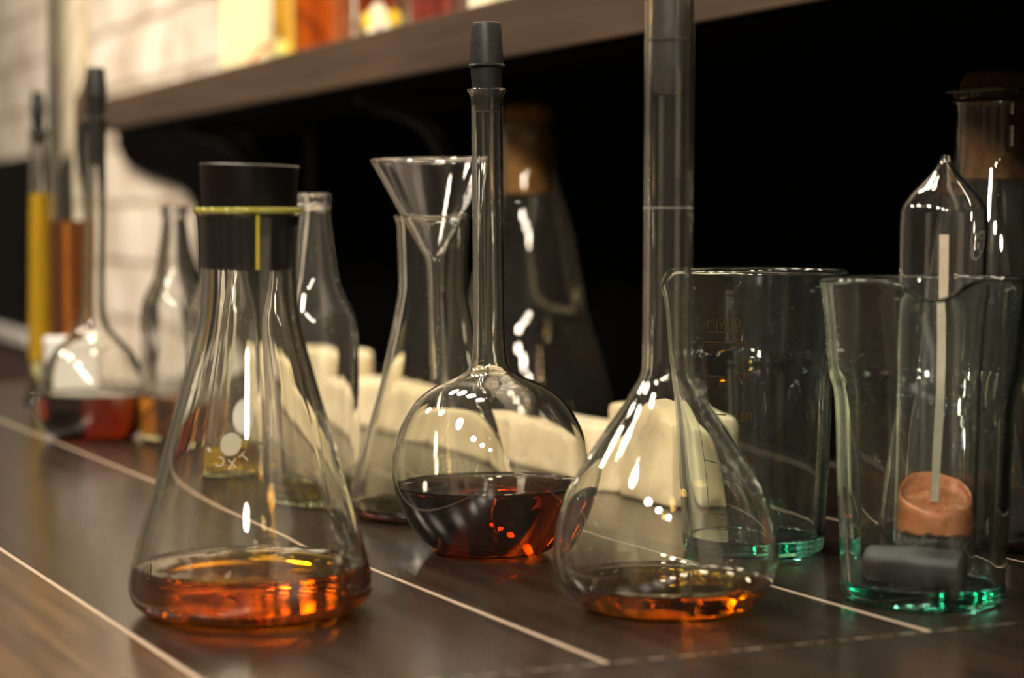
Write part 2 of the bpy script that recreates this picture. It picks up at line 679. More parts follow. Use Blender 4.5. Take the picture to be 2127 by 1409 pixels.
def brick_mat():
    """white painted brick: local x = u (along the wall), z up"""
    m, nt, out = new_mat('white painted brick')
    L = nt.links.new
    b = N(nt, 'ShaderNodeBsdfPrincipled')
    b.inputs['Roughness'].default_value = 0.8
    b.inputs['Specular IOR Level'].default_value = 0.2
    tc = N(nt, 'ShaderNodeTexCoord')
    sp = N(nt, 'ShaderNodeSeparateXYZ')
    L(tc.outputs['Object'], sp.inputs[0])
    cm = N(nt, 'ShaderNodeCombineXYZ')
    L(sp.outputs[1], cm.inputs[0])
    L(sp.outputs[2], cm.inputs[1])
    nd = N(nt, 'ShaderNodeTexNoise')
    nd.inputs['Scale'].default_value = 22
    L(tc.outputs['Object'], nd.inputs['Vector'])
    va = N(nt, 'ShaderNodeVectorMath', operation='MULTIPLY_ADD')
    va.inputs[1].default_value = (0.02, 0.02, 0.0)
    L(nd.outputs['Color'], va.inputs[0])
    L(cm.outputs[0], va.inputs[2])
    br = N(nt, 'ShaderNodeTexBrick')
    br.inputs['Scale'].default_value = 1.0
    br.inputs['Brick Width'].default_value = 0.26
    br.inputs['Row Height'].default_value = 0.082
    br.inputs['Mortar Size'].default_value = 0.006
    br.inputs['Mortar Smooth'].default_value = 0.5
    br.inputs['Color1'].default_value = (0.80, 0.74, 0.66, 1)
    br.inputs['Color2'].default_value = (0.72, 0.65, 0.57, 1)
    br.inputs['Mortar'].default_value = (0.52, 0.43, 0.34, 1)
    L(va.outputs[0], br.inputs['Vector'])
    nz = N(nt, 'ShaderNodeTexNoise')
    nz.inputs['Scale'].default_value = 9
    nz.inputs['Detail'].default_value = 6
    L(tc.outputs['Object'], nz.inputs['Vector'])
    rp = N(nt, 'ShaderNodeValToRGB')
    rp.color_ramp.elements[0].position = 0.35
    rp.color_ramp.elements[0].color = (0.62, 0.53, 0.44, 1)
    rp.color_ramp.elements[1].position = 0.6
    rp.color_ramp.elements[1].color = (1, 1, 1, 1)
    L(nz.outputs[0], rp.inputs[0])
    mu = N(nt, 'ShaderNodeMix', data_type='RGBA', blend_type='MULTIPLY')
    mu.inputs[0].default_value = 0.75
    L(br.outputs[0], mu.inputs[6])
    L(rp.outputs[0], mu.inputs[7])
    L(mu.outputs[2], b.inputs['Base Color'])
    ad = N(nt, 'ShaderNodeMath', operation='MULTIPLY_ADD')
    L(br.outputs['Fac'], ad.inputs[0])
    ad.inputs[1].default_value = -1.0
    L(nz.outputs[0], ad.inputs[2])
    bp = N(nt, 'ShaderNodeBump')
    bp.inputs['Distance'].default_value = 0.008
    L(ad.outputs[0], bp.inputs['Height'])
    L(bp.outputs[0], b.inputs['Normal'])
    L(b.outputs[0], out.inputs[0])
    return m


# ------------------------------------------------------------------ setting
R_T = (0, 0, TH)
R_W = (0, 0, TW_)
wall = mesh_obj('wall_right', box_bm(0.2, 8.0, 3.0, (0.80, 2.2, 0.6)), brick_mat(), smooth=False, rot=R_W, loc=WALL_O)
wall['kind'] = 'structure'
floor = mesh_obj('floor', box_bm(6, 8.0, 0.1, (-2.1, 2.2, -0.95)), principled('dark floor', (0.05, 0.04, 0.035), rough=0.5), smooth=False, rot=R_T)
floor['kind'] = 'structure'

table = thing('tiled_counter', 'dark wood-look tiled counter with pale grout lines carrying all the flasks and beakers', 'counter', rot=R_T)
def counter_slab(inset, z0, z1):
    ua, ub = 0.10 + inset, 1.815 - inset
    bm = bmesh.new()
    q = []
    for n, u in ((-0.5 + inset, ua), (0.646 - inset, ua), (0.734 - inset, ub), (-0.5 + inset, ub)):
        q.append((bm.verts.new((n, u, z0)), bm.verts.new((n, u, z1))))
    bm.faces.new([a for a, b in q])
    bm.faces.new([b for a, b in reversed(q)])
    for i in range(4):
        j = (i + 1) % 4
        bm.faces.new((q[i][0], q[j][0], q[j][1], q[i][1]))
    return bm


mesh_obj('counter_top', counter_slab(0, -0.04, 0), tile_mat(), table, smooth=False)
mesh_obj('base_panel', counter_slab(0.05, -0.90, -0.04), M['brown_body'], table, smooth=False)

# the shelf on its brackets, and the black shade board behind the bottles under it
shelf = thing('wall_shelf', 'thick dark walnut shelf board above the black shade board', 'shelf', loc=WALL_O, rot=R_W)
mesh_obj('board', box_bm(0.172, 2.16, 0.0336, (0.606, 1.20, 0.2458), bevel=0.0015), M['shelf_wood'], shelf, smooth=False)
o = mesh_obj('underside_shade', box_bm(0.166, 2.15, 0.0020, (0.6070, 1.20, 0.2279)), M['shade_panel'], shelf, smooth=False)  # added black sheet in place of the shade under the shelf
o['label'] = 'added black sheet standing in for shade under the shelf'


def wall_point(px, py, n=0.688):
    r = ray(px, py)
    nv = Vector((CW, SW, 0))
    t = (n - (O - WALL_O).dot(nv)) / r.dot(nv)
    p = O + r * t - WALL_O
    return -p.x * SW + p.y * CW, p.z


edge = [(240, 262), (241, 300), (255, 335), (300, 360), (345, 372), (380, 392), (400, 420), (406, 470), (404, 560), (392, 700), (380, 800)]  # outline follows the shelf's shadow edge on the wall; board stands in for shade
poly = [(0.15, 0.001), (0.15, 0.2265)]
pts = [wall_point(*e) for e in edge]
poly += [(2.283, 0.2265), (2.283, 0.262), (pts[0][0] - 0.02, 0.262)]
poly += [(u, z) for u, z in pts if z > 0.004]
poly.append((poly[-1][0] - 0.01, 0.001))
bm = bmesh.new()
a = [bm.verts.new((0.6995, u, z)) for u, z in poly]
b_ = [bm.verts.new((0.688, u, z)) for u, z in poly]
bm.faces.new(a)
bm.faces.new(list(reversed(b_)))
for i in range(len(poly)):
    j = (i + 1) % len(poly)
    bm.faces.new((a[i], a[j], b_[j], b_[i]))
o = mesh_obj('shade_board', bm, M['shade_panel'], smooth=False, loc=WALL_O, rot=R_W)
tag(o, 'black board standing in for the shelf shadow on the brick, its curved end the shadow edge', 'board')


def bracket(u, s, label):
    t = thing('shelf_bracket', label, 'bracket', NW(0.0, u, 0), R_W, 'iron brackets under the shelf')
    mesh_obj('mounting_plate', box_bm(0.004, 0.022, 0.10 * s, (0.684, 0, 0.2265 - 0.05 * s), bevel=0.001), M['iron'], t, smooth=False)
    mesh_obj('top_bar', box_bm(0.13, 0.018, 0.006, (0.617, 0, 0.2238), bevel=0.001), M['iron'], t, smooth=False)
    bm = bmesh.new()
    p0, p1 = Vector((0.565, 0, 0.219)), Vector((0.680, 0, 0.230 - 0.095 * s))
    K = 18
    prev = None
    for i in range(K + 1):
        f = i / K
        p = p0.lerp(p1, f) + Vector((0.010 * math.sin(f * math.pi * 2), 0, 0.010 * math.sin(f * math.pi * 2)))
        ring = [bm.verts.new(p + Vector((dx, dy, dx))) for dx, dy in ((-.0035, -.008), (.0035, -.008), (.0035, .008), (-.0035, .008))]
        if prev:
            for k in range(4):
                bm.faces.new((prev[k], prev[(k + 1) % 4], ring[(k + 1) % 4], ring[k]))
        prev = ring
    mesh_obj('scroll_brace', bm, M['iron'], t)


bracket(1.50, 1.0, 'dark scrolled bracket under the shelf, above and behind the glass funnel')
bracket(2.05, 1.0, 'dark bracket under the far end of the shelf, behind the wide-stoppered flask')

# sideboard and black cabinet beyond the far end of the counter
uc, zc0 = wall_point(62, 692, 0.602)
zc1 = wall_point(62, 322, 0.602)[1]
zs_ = wall_point(62, 722, 0.59)[1]
sb = thing('sideboard', 'low dark brown sideboard with a pale top beyond the counter end', 'sideboard', loc=WALL_O, rot=R_W)
mesh_obj('body', box_bm(0.10, 1.8, zs_ + 0.90, (0.648, uc + 0.85, (zs_ - 0.90) / 2), bevel=0.002), M['brown_body'], sb, smooth=False)
mesh_obj('worktop', box_bm(0.112, 1.84, zc0 - zs_, (0.643, uc + 0.85, (zc0 + zs_) / 2), bevel=0.002), M['pale_top'], sb, smooth=False)
cb = thing('black_cabinet', 'black cabinet standing on the pale sideboard against the brick wall', 'cabinet', loc=WALL_O, rot=R_W)
hc = zc1 - zc0
mesh_obj('body', box_bm(0.092, 1.60, hc, (0.652, uc + 0.80, zc0 + hc / 2), bevel=0.004), M['black_box'], cb, smooth=False)
mesh_obj('door', box_bm(0.006, 0.75, hc - 0.02, (0.603, uc + 0.40, zc0 + hc / 2), bevel=0.002), M['black_box'], cb, smooth=False)

# ------------------------------------------------------------------ cream stones along the back of the counter


def stone(u0, u1, h, n0, depth, seed, label, lean=0.0):
    L_ = u1 - u0
    bm = bmesh.new()
    bmesh.ops.create_cube(bm, size=1.0)
    bmesh.ops.subdivide_edges(bm, edges=bm.edges[:], cuts=11, use_grid_fill=True)
    for v in bm.verts:
        c = v.co * 2
        # round the arrises, then rough up the faces
        l = (abs(c.x) ** 14 + abs(c.y) ** 14 + abs(c.z) ** 14) ** (1 / 14)
        c = c / l
        p = Vector((c.x * depth / 2, c.y * L_ / 2, c.z * h / 2 + h / 2))
        q = Vector((p.x * 45 + seed * 3.1, p.y * 30 + seed, p.z * 45))
        d = noise.noise(q) * 0.0010 + noise.noise(q * 3) * 0.0004
        p += Vector((c.x, c.y * 0.7, max(c.z, 0))) * d
        p.z += lean * (p.y / L_) * (p.z / h)
        p.z = max(p.z, 0)
        v.co = p
    o = mesh_obj('stone_block', bm, M['stone'], loc=NU(n0 + depth / 2, (u0 + u1) / 2, 0.0003), rot=R_T)
    tag(o, label, 'stone', 'cream stone blocks along the back of the counter')
    return o


stone(0.895, 0.965, 0.043, 0.505, 0.034, 1.0, 'tallest cream stone block, seen through the pear-shaped flask', 0.004)
stone(0.968, 1.098, 0.0295, 0.512, 0.026, 2.0, 'long cream stone block seen through the round flask on its beaker side')
stone(1.102, 1.245, 0.0295, 0.512, 0.026, 3.0, 'long cream stone block seen through the round flask on its funnel side')
stone(1.250, 1.375, 0.030, 0.512, 0.027, 4.0, 'cream stone block between the clear bottle and the funnel flask')
stone(1.380, 1.520, 0.045, 0.515, 0.030, 5.0, 'cream stone block farthest from the beakers, seen through the clear bottle', -0.004)

# ------------------------------------------------------------------ flasks


def stopper_prof(top_z, ridge_z, bot_z, r_top, r_ridge, r_neck, r_bot, c=0.0006):
    return [(0, bot_z), (r_bot - c, bot_z), (r_bot, bot_z + c), (r_neck, ridge_z - (ridge_z - bot_z) * .5), (r_ridge - 0.0009, ridge_z - 0.0006),
            (r_ridge + 0.0002, ridge_z - 0.0002), (r_ridge + 0.0002, ridge_z + 0.0003), (r_ridge - 0.0004, ridge_z + 0.0007),
            (r_top + (r_ridge - r_top) * .06, top_z - 0.0018), (r_top - 0.0003, top_z - 0.0005), (r_top - 0.0012, top_z), (r_top * .45, top_z - 0.0003), (0, top_z - 0.0003)]


def text_mesh(s, size, spacing=1.0):
    cu = bpy.data.curves.new('lettering', 'FONT')
    cu.body = s
    cu.size = size
    cu.align_x = 'CENTER'
    cu.align_y = 'CENTER'
    cu.resolution_u = 6
    cu.space_character = spacing
    ob = link(bpy.data.objects.new('lettering', cu))
    dg = bpy.context.evaluated_depsgraph_get()
    me = bpy.data.meshes.new_from_object(ob.evaluated_get(dg))
    bpy.data.objects.remove(ob)
    bpy.data.curves.remove(cu)
    return me


def add_text(bm, s, size, ax, bz, rot=0.0, spacing=1.0, bold=0.0):
    me = text_mesh(s, size, spacing)
    n0 = len(bm.verts)
    bm.from_mesh(me)
    bpy.data.meshes.remove(me)
    bm.verts.ensure_lookup_table()
    c, s_ = math.cos(rot), math.sin(rot)
    for v in list(bm.verts)[n0:]:
        x, y = v.co.x, v.co.y
        v.co = Vector((ax + x * c - y * s_, bz + x * s_ + y * c, 0))


def add_bar(bm, x0, z0, x1, z1, w, n=10):
    d = Vector((x1 - x0, z1 - z0))
    l = d.length
    nx, nz = -d.y / l * w / 2, d.x / l * w / 2
    prev = None
    for i in range(n + 1):
        f = i / n
        x, z = x0 + (x1 - x0) * f, z0 + (z1 - z0) * f
        cur = (bm.verts.new((x - nx, z - nz, 0)), bm.verts.new((x + nx, z + nz, 0)))
        if prev:
            bm.faces.new((prev[0], cur[0], cur[1], prev[1]))
        prev = cur


def wrap(bm, theta0, rfun, off=0.00012, zlo=None):
    """wrap flat artwork (x along the glass in metres, y = height) on the outside of a vessel"""
    for v in bm.verts:
        a, z = v.co.x, v.co.y
        r = rfun(z) + off
        th = theta0 + a / r
        v.co = Vector((r * math.cos(th), r * math.sin(th), z))


# --- wide-necked conical flask in front
m1 = Measure(522, 1272)
e1 = thing('conical_flask', 'conical flask with wide dark stopper and painted yellow-green rim glow, before the clear bottles', 'flask', m1.base)
P1 = [(196, 1272), (222, 1262), (243, 1243), (250.5, 1217), (247, 1180), (237, 1140), (223, 1088), (198, 1009), (174, 916), (149, 830),
      (125, 745), (114, 703), (105.5, 660), (100.5, 612), (99, 558), (101, 500), (103, 462), (104.5, 448), (108, 442), (109.5, 436)]
v1 = Vessel([m1.rz(a, b) for a, b in P1], 0.0014, 0.0028)
v1.glass(M['flask_glass'], e1, punt=0.0007)
v1.liquid(m1.z(1176), M['amber'], e1)
# edge-on rim light painted as a yellow-green bead; thin yellow line down the neck
yel = glass_mat('painted yellow green rim glow', (8, 3, 160), veil=0.30, specks=0)
yel.node_tree.nodes['Diffuse BSDF'].inputs[0].default_value = (0.80, 0.78, 0.12, 1)
bm = bmesh.new()
rbd, zbd = m1.rz(107.5, 437)
prev = None
rings_ = []
for k in range(96):
    A = 2 * math.pi * k / 96
    rings_.append([bm.verts.new(((rbd + 0.00085 * math.cos(B)) * math.cos(A), (rbd + 0.00085 * math.cos(B)) * math.sin(A), zbd + 0.0010 * math.sin(B))) for B in [j / 10 * 2 * math.pi for j in range(10)]])
for k in range(96):
    for j in range(10):
        bm.faces.new((rings_[k][j], rings_[(k + 1) % 96][j], rings_[(k + 1) % 96][(j + 1) % 10], rings_[k][(j + 1) % 10]))
o = mesh_obj('rim_glow', bm, yel, e1)
o['label'] = 'flask rim with a painted yellow-green glow'
bm = bmesh.new()
add_bar(bm, 0, m1.z(558), 0, m1.z(447), 0.0010, 12)
wrap(bm, math.radians(-90 + 17), v1.r_out, 0.0001)
o = mesh_obj('neck_line', bm, principled('yellow line', (0.50, 0.42, 0.03), rough=0.4), e1, smooth=False)
o['label'] = 'thin yellow vertical line'
rt, zt = m1.rz(105, 342)
rr, zr = m1.rz(99, 436)
rb_, zb_ = m1.rz(90, 560)
bmst = lathe_bm([(0, zb_), (rb_ - .0006, zb_), (rb_, zb_ + .0006), (rr - .0004, zr), (rt - .0004, zt - .001), (rt, zt - .0005), (rt - .0006, zt), (rt - .0025, zt + .0001), (rt * .5, zt - .0002), (0, zt - .0002)])
mesh_obj('stopper', bmst, M['rubber_brown'], e1, rot=(0, math.radians(1.6), 0), loc=(-0.0016 * 1.0 - zr * math.tan(math.radians(1.6)) + 0.0016, 0, 0))


# maker's mark on the far side of the flask: white disc with letters on an arc under it
bm = bmesh.new()
zc = 0.0560
rc = v1.r_out(zc)
ring = []
cen = bm.verts.new((0, zc, 0))
K = 32
for k in range(K):
    ring.append(bm.verts.new((0.0040 * math.cos(2 * math.pi * k / K), zc + 0.0043 * math.sin(2 * math.pi * k / K), 0)))
for k in range(K):
    bm.faces.new((cen, ring[k], ring[(k + 1) % K]))
for ch, ang in (('T', 222), ('X', 262), ('C', 300)):
    A = math.radians(ang)
    add_text(bm, ch, 0.0052, 0.0076 * math.cos(A), zc + 0.0076 * math.sin(A), rot=A + math.pi / 2, spacing=1)
add_bar(bm, 0.0078, zc - 0.0022, 0.0092, zc - 0.0008, 0.0010, 2)
th_m = math.pi / 2 + math.asin(min(0.95, (522 - 460) / F * (m1.base.y + 0.027) / rc))
wrap(bm, th_m, v1.r_out)
o = mesh_obj('printed_mark', bm, M['ink_white'], e1, smooth=False)
o['label'] = 'white printed disc and letters, reversed through the glass'

# --- round flask with long neck
m2 = Measure(1021, 1147)
f2 = thing('round_flask', 'round long-necked flask with a black rubber stopper, half full of dark amber liquid', 'flask', m2.base, (0, math.radians(-0.55), 0))
P2 = [(106, 1147), (120, 1141), (142, 1124), (165, 1094), (187, 1052), (202, 1004), (205.5, 960), (199, 916), (180, 872), (150, 828), (110, 800), (74, 785), (52, 773), (42, 762),
      (37, 744), (34.5, 715), (33.5, 660), (33, 560), (33, 400), (33, 250), (33.5, 208), (36, 196), (40.5, 189)]
v2 = Vessel([m2.rz(a, b) for a, b in P2], 0.0011, 0.0022)
v2.glass(M['flask_glass'], f2, punt=0.0005)
v2.liquid(m2.z(1010), M['amber_dark'], f2)
k2 = m2.k(180)
mesh_obj('stopper', lathe_bm(stopper_prof(m2.z(46), m2.z(137), m2.z(231), 30.5 * k2, 38 * k2, 30.5 * k2, 26.5 * k2), 64), M['rubber'], f2)

# --- pear-shaped volumetric flask with a tall wide neck
m3 = Measure(1382, 1262)
f3 = thing('volumetric_flask', 'pear-shaped flask with a tall wide neck and a little golden liquid', 'flask', m3.base, (0, math.radians(0.2), 0))
P3 = [(150, 1262), (178, 1253), (203, 1230), (222, 1202), (233.5, 1163), (233, 1125), (224, 1078), (209, 1030), (186, 985), (154, 934), (125, 890), (92, 843), (74, 812), (58, 786), (53, 771),
      (51.5, 750), (51, 700), (51, 500), (51.5, 200), (51.5, 0), (51.5, -130), (54, -142), (58, -150)]
v3 = Vessel([m3.rz(a, b) for a, b in P3], 0.0013, 0.0022)
v3.glass(M['flask_glass'], f3, punt=0.0005)
v3.liquid(m3.z(1207), M['amber_light'], f3)
k3 = m3.k(100)
mesh_obj('stopper', lathe_bm(stopper_prof(m3.z(-40), m3.z(84), m3.z(193), 34 * k3, 41 * k3, 38 * k3, 33 * k3), 64), M['rubber_grey'], f3)
zt3, rt3 = m3.z(432), v3.r_out(m3.z(432))
mesh_obj('graduation_ring', lathe_bm([(rt3 + .00004, zt3 - .0002), (rt3 + .00016, zt3 - .0001), (rt3 + .00016, zt3 + .0001), (rt3 + .00004, zt3 + .0002), (rt3 + .00004, zt3 - .0002)], 96), principled('etched line', (0.22, 0.20, 0.17), rough=0.7), f3)

# --- conical flask carrying the funnel
m4 = Measure(900, 1071)
e4 = thing('conical_flask', 'conical flask behind the round flask, open and holding the glass funnel', 'flask', m4.base)
P4 = [(152, 1071), (166, 1062), (174, 1046), (174, 1022), (163, 980), (140, 900), (112, 806), (94, 722), (79, 650), (71, 600), (71, 560), (73, 500), (74.5, 468), (77, 458), (80, 452)]
v4 = Vessel([m4.rz(a, b) for a, b in P4], 0.0014, 0.0025)
v4.glass(M['flask_glass'], e4, punt=0.0006)
v4.liquid(m4.z(1050), M['amber_red'], e4)

fz = m4.base + Vector((0.0005, 0, 0))
fn = thing('glass_funnel', 'clear glass funnel sitting in the neck of the open conical flask', 'funnel', fz + Vector((0, 0, 0.1375)), (math.radians(2.2), math.radians(-0.8), 0))
# local z = 0 where the cone meets the flask rim
FP = [(0.0026, -0.076), (0.0030, -0.066), (0.0034, -0.030), (0.0038, -0.021), (0.0048, -0.0175), (0.0068, -0.0140), (0.0145, 0.0004), (0.0274, 0.0246), (0.0281, 0.0256)]
vo_ = catmull(FP, 6)
nn = normals2d(vo_)
tf = 0.0011
inn = [(max(r - tf * a, 0.0008), z - tf * b) for (r, z), (a, b) in zip(vo_, nn)]
prof = vo_ + [((vo_[-1][0] + inn[-1][0]) / 2, vo_[-1][1] + 0.0007)] + list(reversed(inn)) + [vo_[0]]


def slant(c):
    # the stem's tip is cut at an angle
    if c.z < -0.070:
        c = Vector((c.x, c.y, c.z + (c.x + 0.0026) * 0.9))
    return c


mesh_obj('body', lathe_bm(prof, 80, slant), M['funnel_glass'], fn, angle=60)
rimr = vo_[-1][0] - 0.0004
bm = bmesh.new()
SEG, Kr = 80, 8
vs = []
for k in range(SEG):
    A = 2 * math.pi * k / SEG
    ringv = []
    for j in range(Kr):
        B = 2 * math.pi * j / Kr
        rr_ = rimr + 0.0009 * math.cos(B)
        ringv.append(bm.verts.new((rr_ * math.cos(A), rr_ * math.sin(A), vo_[-1][1] + 0.0009 + 0.0008 * math.sin(B))))
    vs.append(ringv)
for k in range(SEG):
    for j in range(Kr):
        bm.faces.new((vs[k][j], vs[(k + 1) % SEG][j], vs[(k + 1) % SEG][(j + 1) % Kr], vs[k][(j + 1) % Kr]))
mesh_obj('rolled_rim', bm, M['funnel_glass'], fn)

# ------------------------------------------------------------------ the two sea-green beakers
BP = [(0.0268, 0.0), (0.0284, 0.0014), (0.0291, 0.0045), (0.0292, 0.009), (0.0297, 0.020), (0.0308, 0.040), (0.0323, 0.075), (0.0342, 0.082), (0.0362, 0.102), (0.0372, 0.1105), (0.0381, 0.1146)]


def spout(theta, reach=0.0070, drop=0.0056, width=0.25):
    def f(c):
        r = math.hypot(c.x, c.y)
        if r < 0.02 or c.z < 0.045:
            return c
        a = math.atan2(c.y, c.x) - theta
        a = (a + math.pi) % (2 * math.pi) - math.pi
        w = math.exp(-(a / width) ** 2)
        side = math.exp(-((abs(a) - 0.55) / 0.25) ** 2)
        h = max(0.0, (c.z - 0.045) / 0.0696)
        h2 = h ** 4.5
        k = 1 + (reach * w - 0.0016 * side) * h2 / r
        return Vector((c.x * k, c.y * k, c.z - drop * w * h2))
    return f


def beaker(name_label, m, theta, scale_theta, flip=False):
    t = thing('glass_beaker', name_label, 'beaker', m.base, group='sea green glass beakers')
    v = Vessel(BP, 0.0031, 0.0066, n=8)
    v.glass(M['beaker_glass'], t, seg=128, deform=spout(theta), punt=0.0008)
    # printed scale
    bm = bmesh.new()
    rr = lambda z: v.r_out(z)
    z250, z200, z150, z100, z50 = 0.0880, 0.0742, 0.0587, 0.0411, 0.0192
    x0 = -0.0150
    xs = [x0 + 0.0000, x0 + 0.0007, x0 + 0.0014, x0 + 0.0022, x0 + 0.0032]
    zs = [z250, z200, z150, z100, z50]
    for (za, xa), (zb, xb) in zip(zip(zs, xs), list(zip(zs, xs))[1:]):
        add_bar(bm, xa, za, xb, zb, 0.0004, 8)
    for s, z, x in zip(('250', '200', '150', '100', '50'), zs, xs):
        add_bar(bm, x, z, x + 0.0082, z, 0.00042, 8)
        add_text(bm, s, 0.0050, x + 0.0152, z - 0.0004)
    add_text(bm, 'мл', 0.0042, 0.0004, z250 + 0.0040)
    add_text(bm, 'О', 0.0050, 0.0000, z250 + 0.0076)
    for xq, ch in ((-0.0118, 'Г'), (-0.0064, 'У')):
        w, h_ = 0.0021, 0.0027
        zc_ = z250 + 0.0068
        for s4 in ((-1, -1, 1, -1), (1, -1, 1, 1), (1, 1, -1, 1), (-1, 1, -1, -1)):
            add_bar(bm, xq + s4[0] * w, zc_ + s4[1] * h_, xq + s4[2] * w, zc_ + s4[3] * h_, 0.0004, 4)
        add_text(bm, ch, 0.0046, xq, zc_)
    wrap(bm, scale_theta, rr)
    o = mesh_obj('printed_scale', bm, M['ink_brown'], t, smooth=False)
    o['label'] = 'brown printed volume scale with numbers'
    return t, v


m5 = Measure(1566, 1143)
b1, vb1 = beaker('green-tinted beaker with brown volume scale, empty, behind the pear-shaped flask', m5, math.radians(190), math.radians(-90 - 18))
m6 = Measure(1916, 1246)
b2, vb2 = beaker('green-tinted beaker holding a loose rubber stopper and the sealed tube', m6, math.radians(-97), math.radians(-4))

# --- loose grey stopper lying in the beaker
ls = lathe_bm([(0, -0.0170), (0.0058, -0.0170), (0.0063, -0.0165), (0.0070, -0.002), (0.0074, 0.0), (0.0070, 0.002), (0.0066, 0.0162), (0.0061, 0.0169), (0.0030, 0.0167), (0, 0.0167)], 48)
o = mesh_obj('rubber_stopper', ls, M['rubber_grey'], loc=m6.base + Vector((-0.0046, -0.0104, 0.0067 + 0.0074)), rot=(0, math.radians(90), math.radians(-28)))
tag(o, 'loose dark grey rubber stopper lying on the bottom of the beaker', 'stopper')

# --- sealed tube standing in the beaker
lean = (math.radians(-1.0), math.radians(1.2), 0)
tb_base = m6.base + Vector((0.0056, 0.0084, 0.0068))
tube = thing('sealed_glass_tube', 'sealed glass tube with a drawn tip, pink plug and white stick, standing in the beaker', 'tube', tb_base, lean)
mt = Measure(1916, 1246)
mt.base = Vector((0, tb_base.y, 0))
mt.cx = 1970


def tz(py):
    return mt.z(py) - tb_base.z


kt = mt.k(700)
TP = [(0.0020, 0.0), (0.0070, 0.0006), (0.0115, 0.0026), (0.0143, 0.0062), (0.0150, 0.0110), (0.01505, 0.030), (0.0152, tz(800)), (0.0156, tz(520)), (90 * kt, tz(455)), (88 * kt, tz(434)), (71 * kt, tz(405)), (46 * kt, tz(378)), (26 * kt, tz(356)), (15 * kt, tz(340)), (10.5 * kt, tz(328)), (9 * kt, tz(323))]
TW = catmull(TP, 8)
tn = normals2d(TW)
ti = [(max(r - 0.0010 * a, 0.0), z - 0.0010 * b) for (r, z), (a, b) in zip(TW, tn)]
ti = [(r, z) for r, z in ti if z > 0.0010 and r > 0.0006 and z < tz(336)]
prof = [(0, 0)] + TW + [(0, TW[-1][1] + 0.0004)]
bmt = lathe_bm(prof, 80)
bmi = lathe_bm([(0, 0.0010)] + ti + [(0, ti[-1][1] + 0.001)], 80)
bmesh.ops.recalc_face_normals(bmt, faces=bmt.faces[:])
bmesh.ops.recalc_face_normals(bmi, faces=bmi.faces[:])
bmesh.ops.reverse_faces(bmi, faces=bmi.faces[:])
me = bpy.data.meshes.new('temporary')
bmi.to_mesh(me)
bmi.free()
bmt.from_mesh(me)
bpy.data.meshes.remove(me)
for f in bmt.faces:
    f.smooth = True
me = bpy.data.meshes.new('body')
bmt.to_mesh(me)
bmt.free()
me.materials.append(M['tube_glass'])
o = link(bpy.data.objects.new('body', me))
o.parent = tube

# pink plug with a raised, ragged rim and a bubbly sunken top; it slopes towards the viewer
zp_top, zp_bot = tz(1022), tz(1105)
bm = bmesh.new()
SEG = 72
prof = [(0.0, zp_bot), (0.006, zp_bot), (0.0120, zp_bot), (0.0137, zp_bot + 0.0010), (0.01375, zp_bot + 0.006), (0.0137, zp_top - 0.001), (0.0132, zp_top + 0.0001), (0.0124, zp_top - 0.0002), (0.0119, zp_top - 0.0018),
        (0.0105, zp_top - 0.0030), (0.0085, zp_top - 0.0030), (0.006, zp_top - 0.0029), (0.003, zp_top - 0.0029), (0.0, zp_top - 0.0029)]
bm = lathe_bm(prof, SEG)
bmesh.ops.subdivide_edges(bm, edges=[e for e in bm.edges if max(v.co.z for v in e.verts) > zp_top - 0.003], cuts=1, use_grid_fill=True)
for v in bm.verts:
    r = math.hypot(v.co.x, v.co.y)
    th = math.atan2(v.co.y, v.co.x)
    f = max(0.0, min(1.0, (v.co.z - zp_bot) / (zp_top - zp_bot)))
    tilt = v.co.y * 0.46 * f
    if v.co.z > zp_top - 0.004 and r < 0.0115:
        v.co.z += noise.noise(Vector((v.co.x * 420, v.co.y * 420, 3))) * 0.0011 + abs(noise.noise(Vector((v.co.x * 900, v.co.y * 900, 7)))) * 0.0011
    elif f > 0.5:
        v.co.z += noise.noise(Vector((math.cos(th) * 3, math.sin(th) * 3, 1))) * 0.0005
    if f < 0.15:
        v.co.z += noise.noise(Vector((v.co.x * 300, v.co.y * 300, 9))) * 0.0016
    v.co.z += tilt
mesh_obj('pink_plug', bm, M['wax'], tube)

# black shot under the plug: one mass of tiny beads nobody could count
bm = bmesh.new()
rnd = random.Random(3)
rb = 0.00068
for k in range(1100):
    z = 0.0022 + (zp_bot - 0.0006 - 0.0022) * rnd.random()
    rmax = 0.0138 - rb if z > 0.008 else 0.0138 * math.sqrt(max(0.15, 1 - ((0.0085 - z) / 0.0092) ** 2)) - rb
    A = rnd.random() * 2 * math.pi
    r = rmax * (0.90 + 0.1 * rnd.random()) if k < 900 else rmax * math.sqrt(rnd.random())
    mat = Matrix.Translation((r * math.cos(A), r * math.sin(A), z)) @ Matrix.Scale(rb * (0.8 + 0.4 * rnd.random()), 4)
    bmesh.ops.create_icosphere(bm, subdivisions=1, radius=1.0, matrix=mat)
core = lathe_bm([(0, 0.003), (0.009, 0.0038), (0.0125, 0.008), (0.0127, zp_bot - 0.001), (0, zp_bot - 0.001)], 40)
me = bpy.data.meshes.new('temporary')
core.to_mesh(me)
core.free()
bm.from_mesh(me)
bpy.data.meshes.remove(me)
o = mesh_obj('black_beads', bm, M['bead'], tube, angle=80)
o['kind'] = 'stuff'

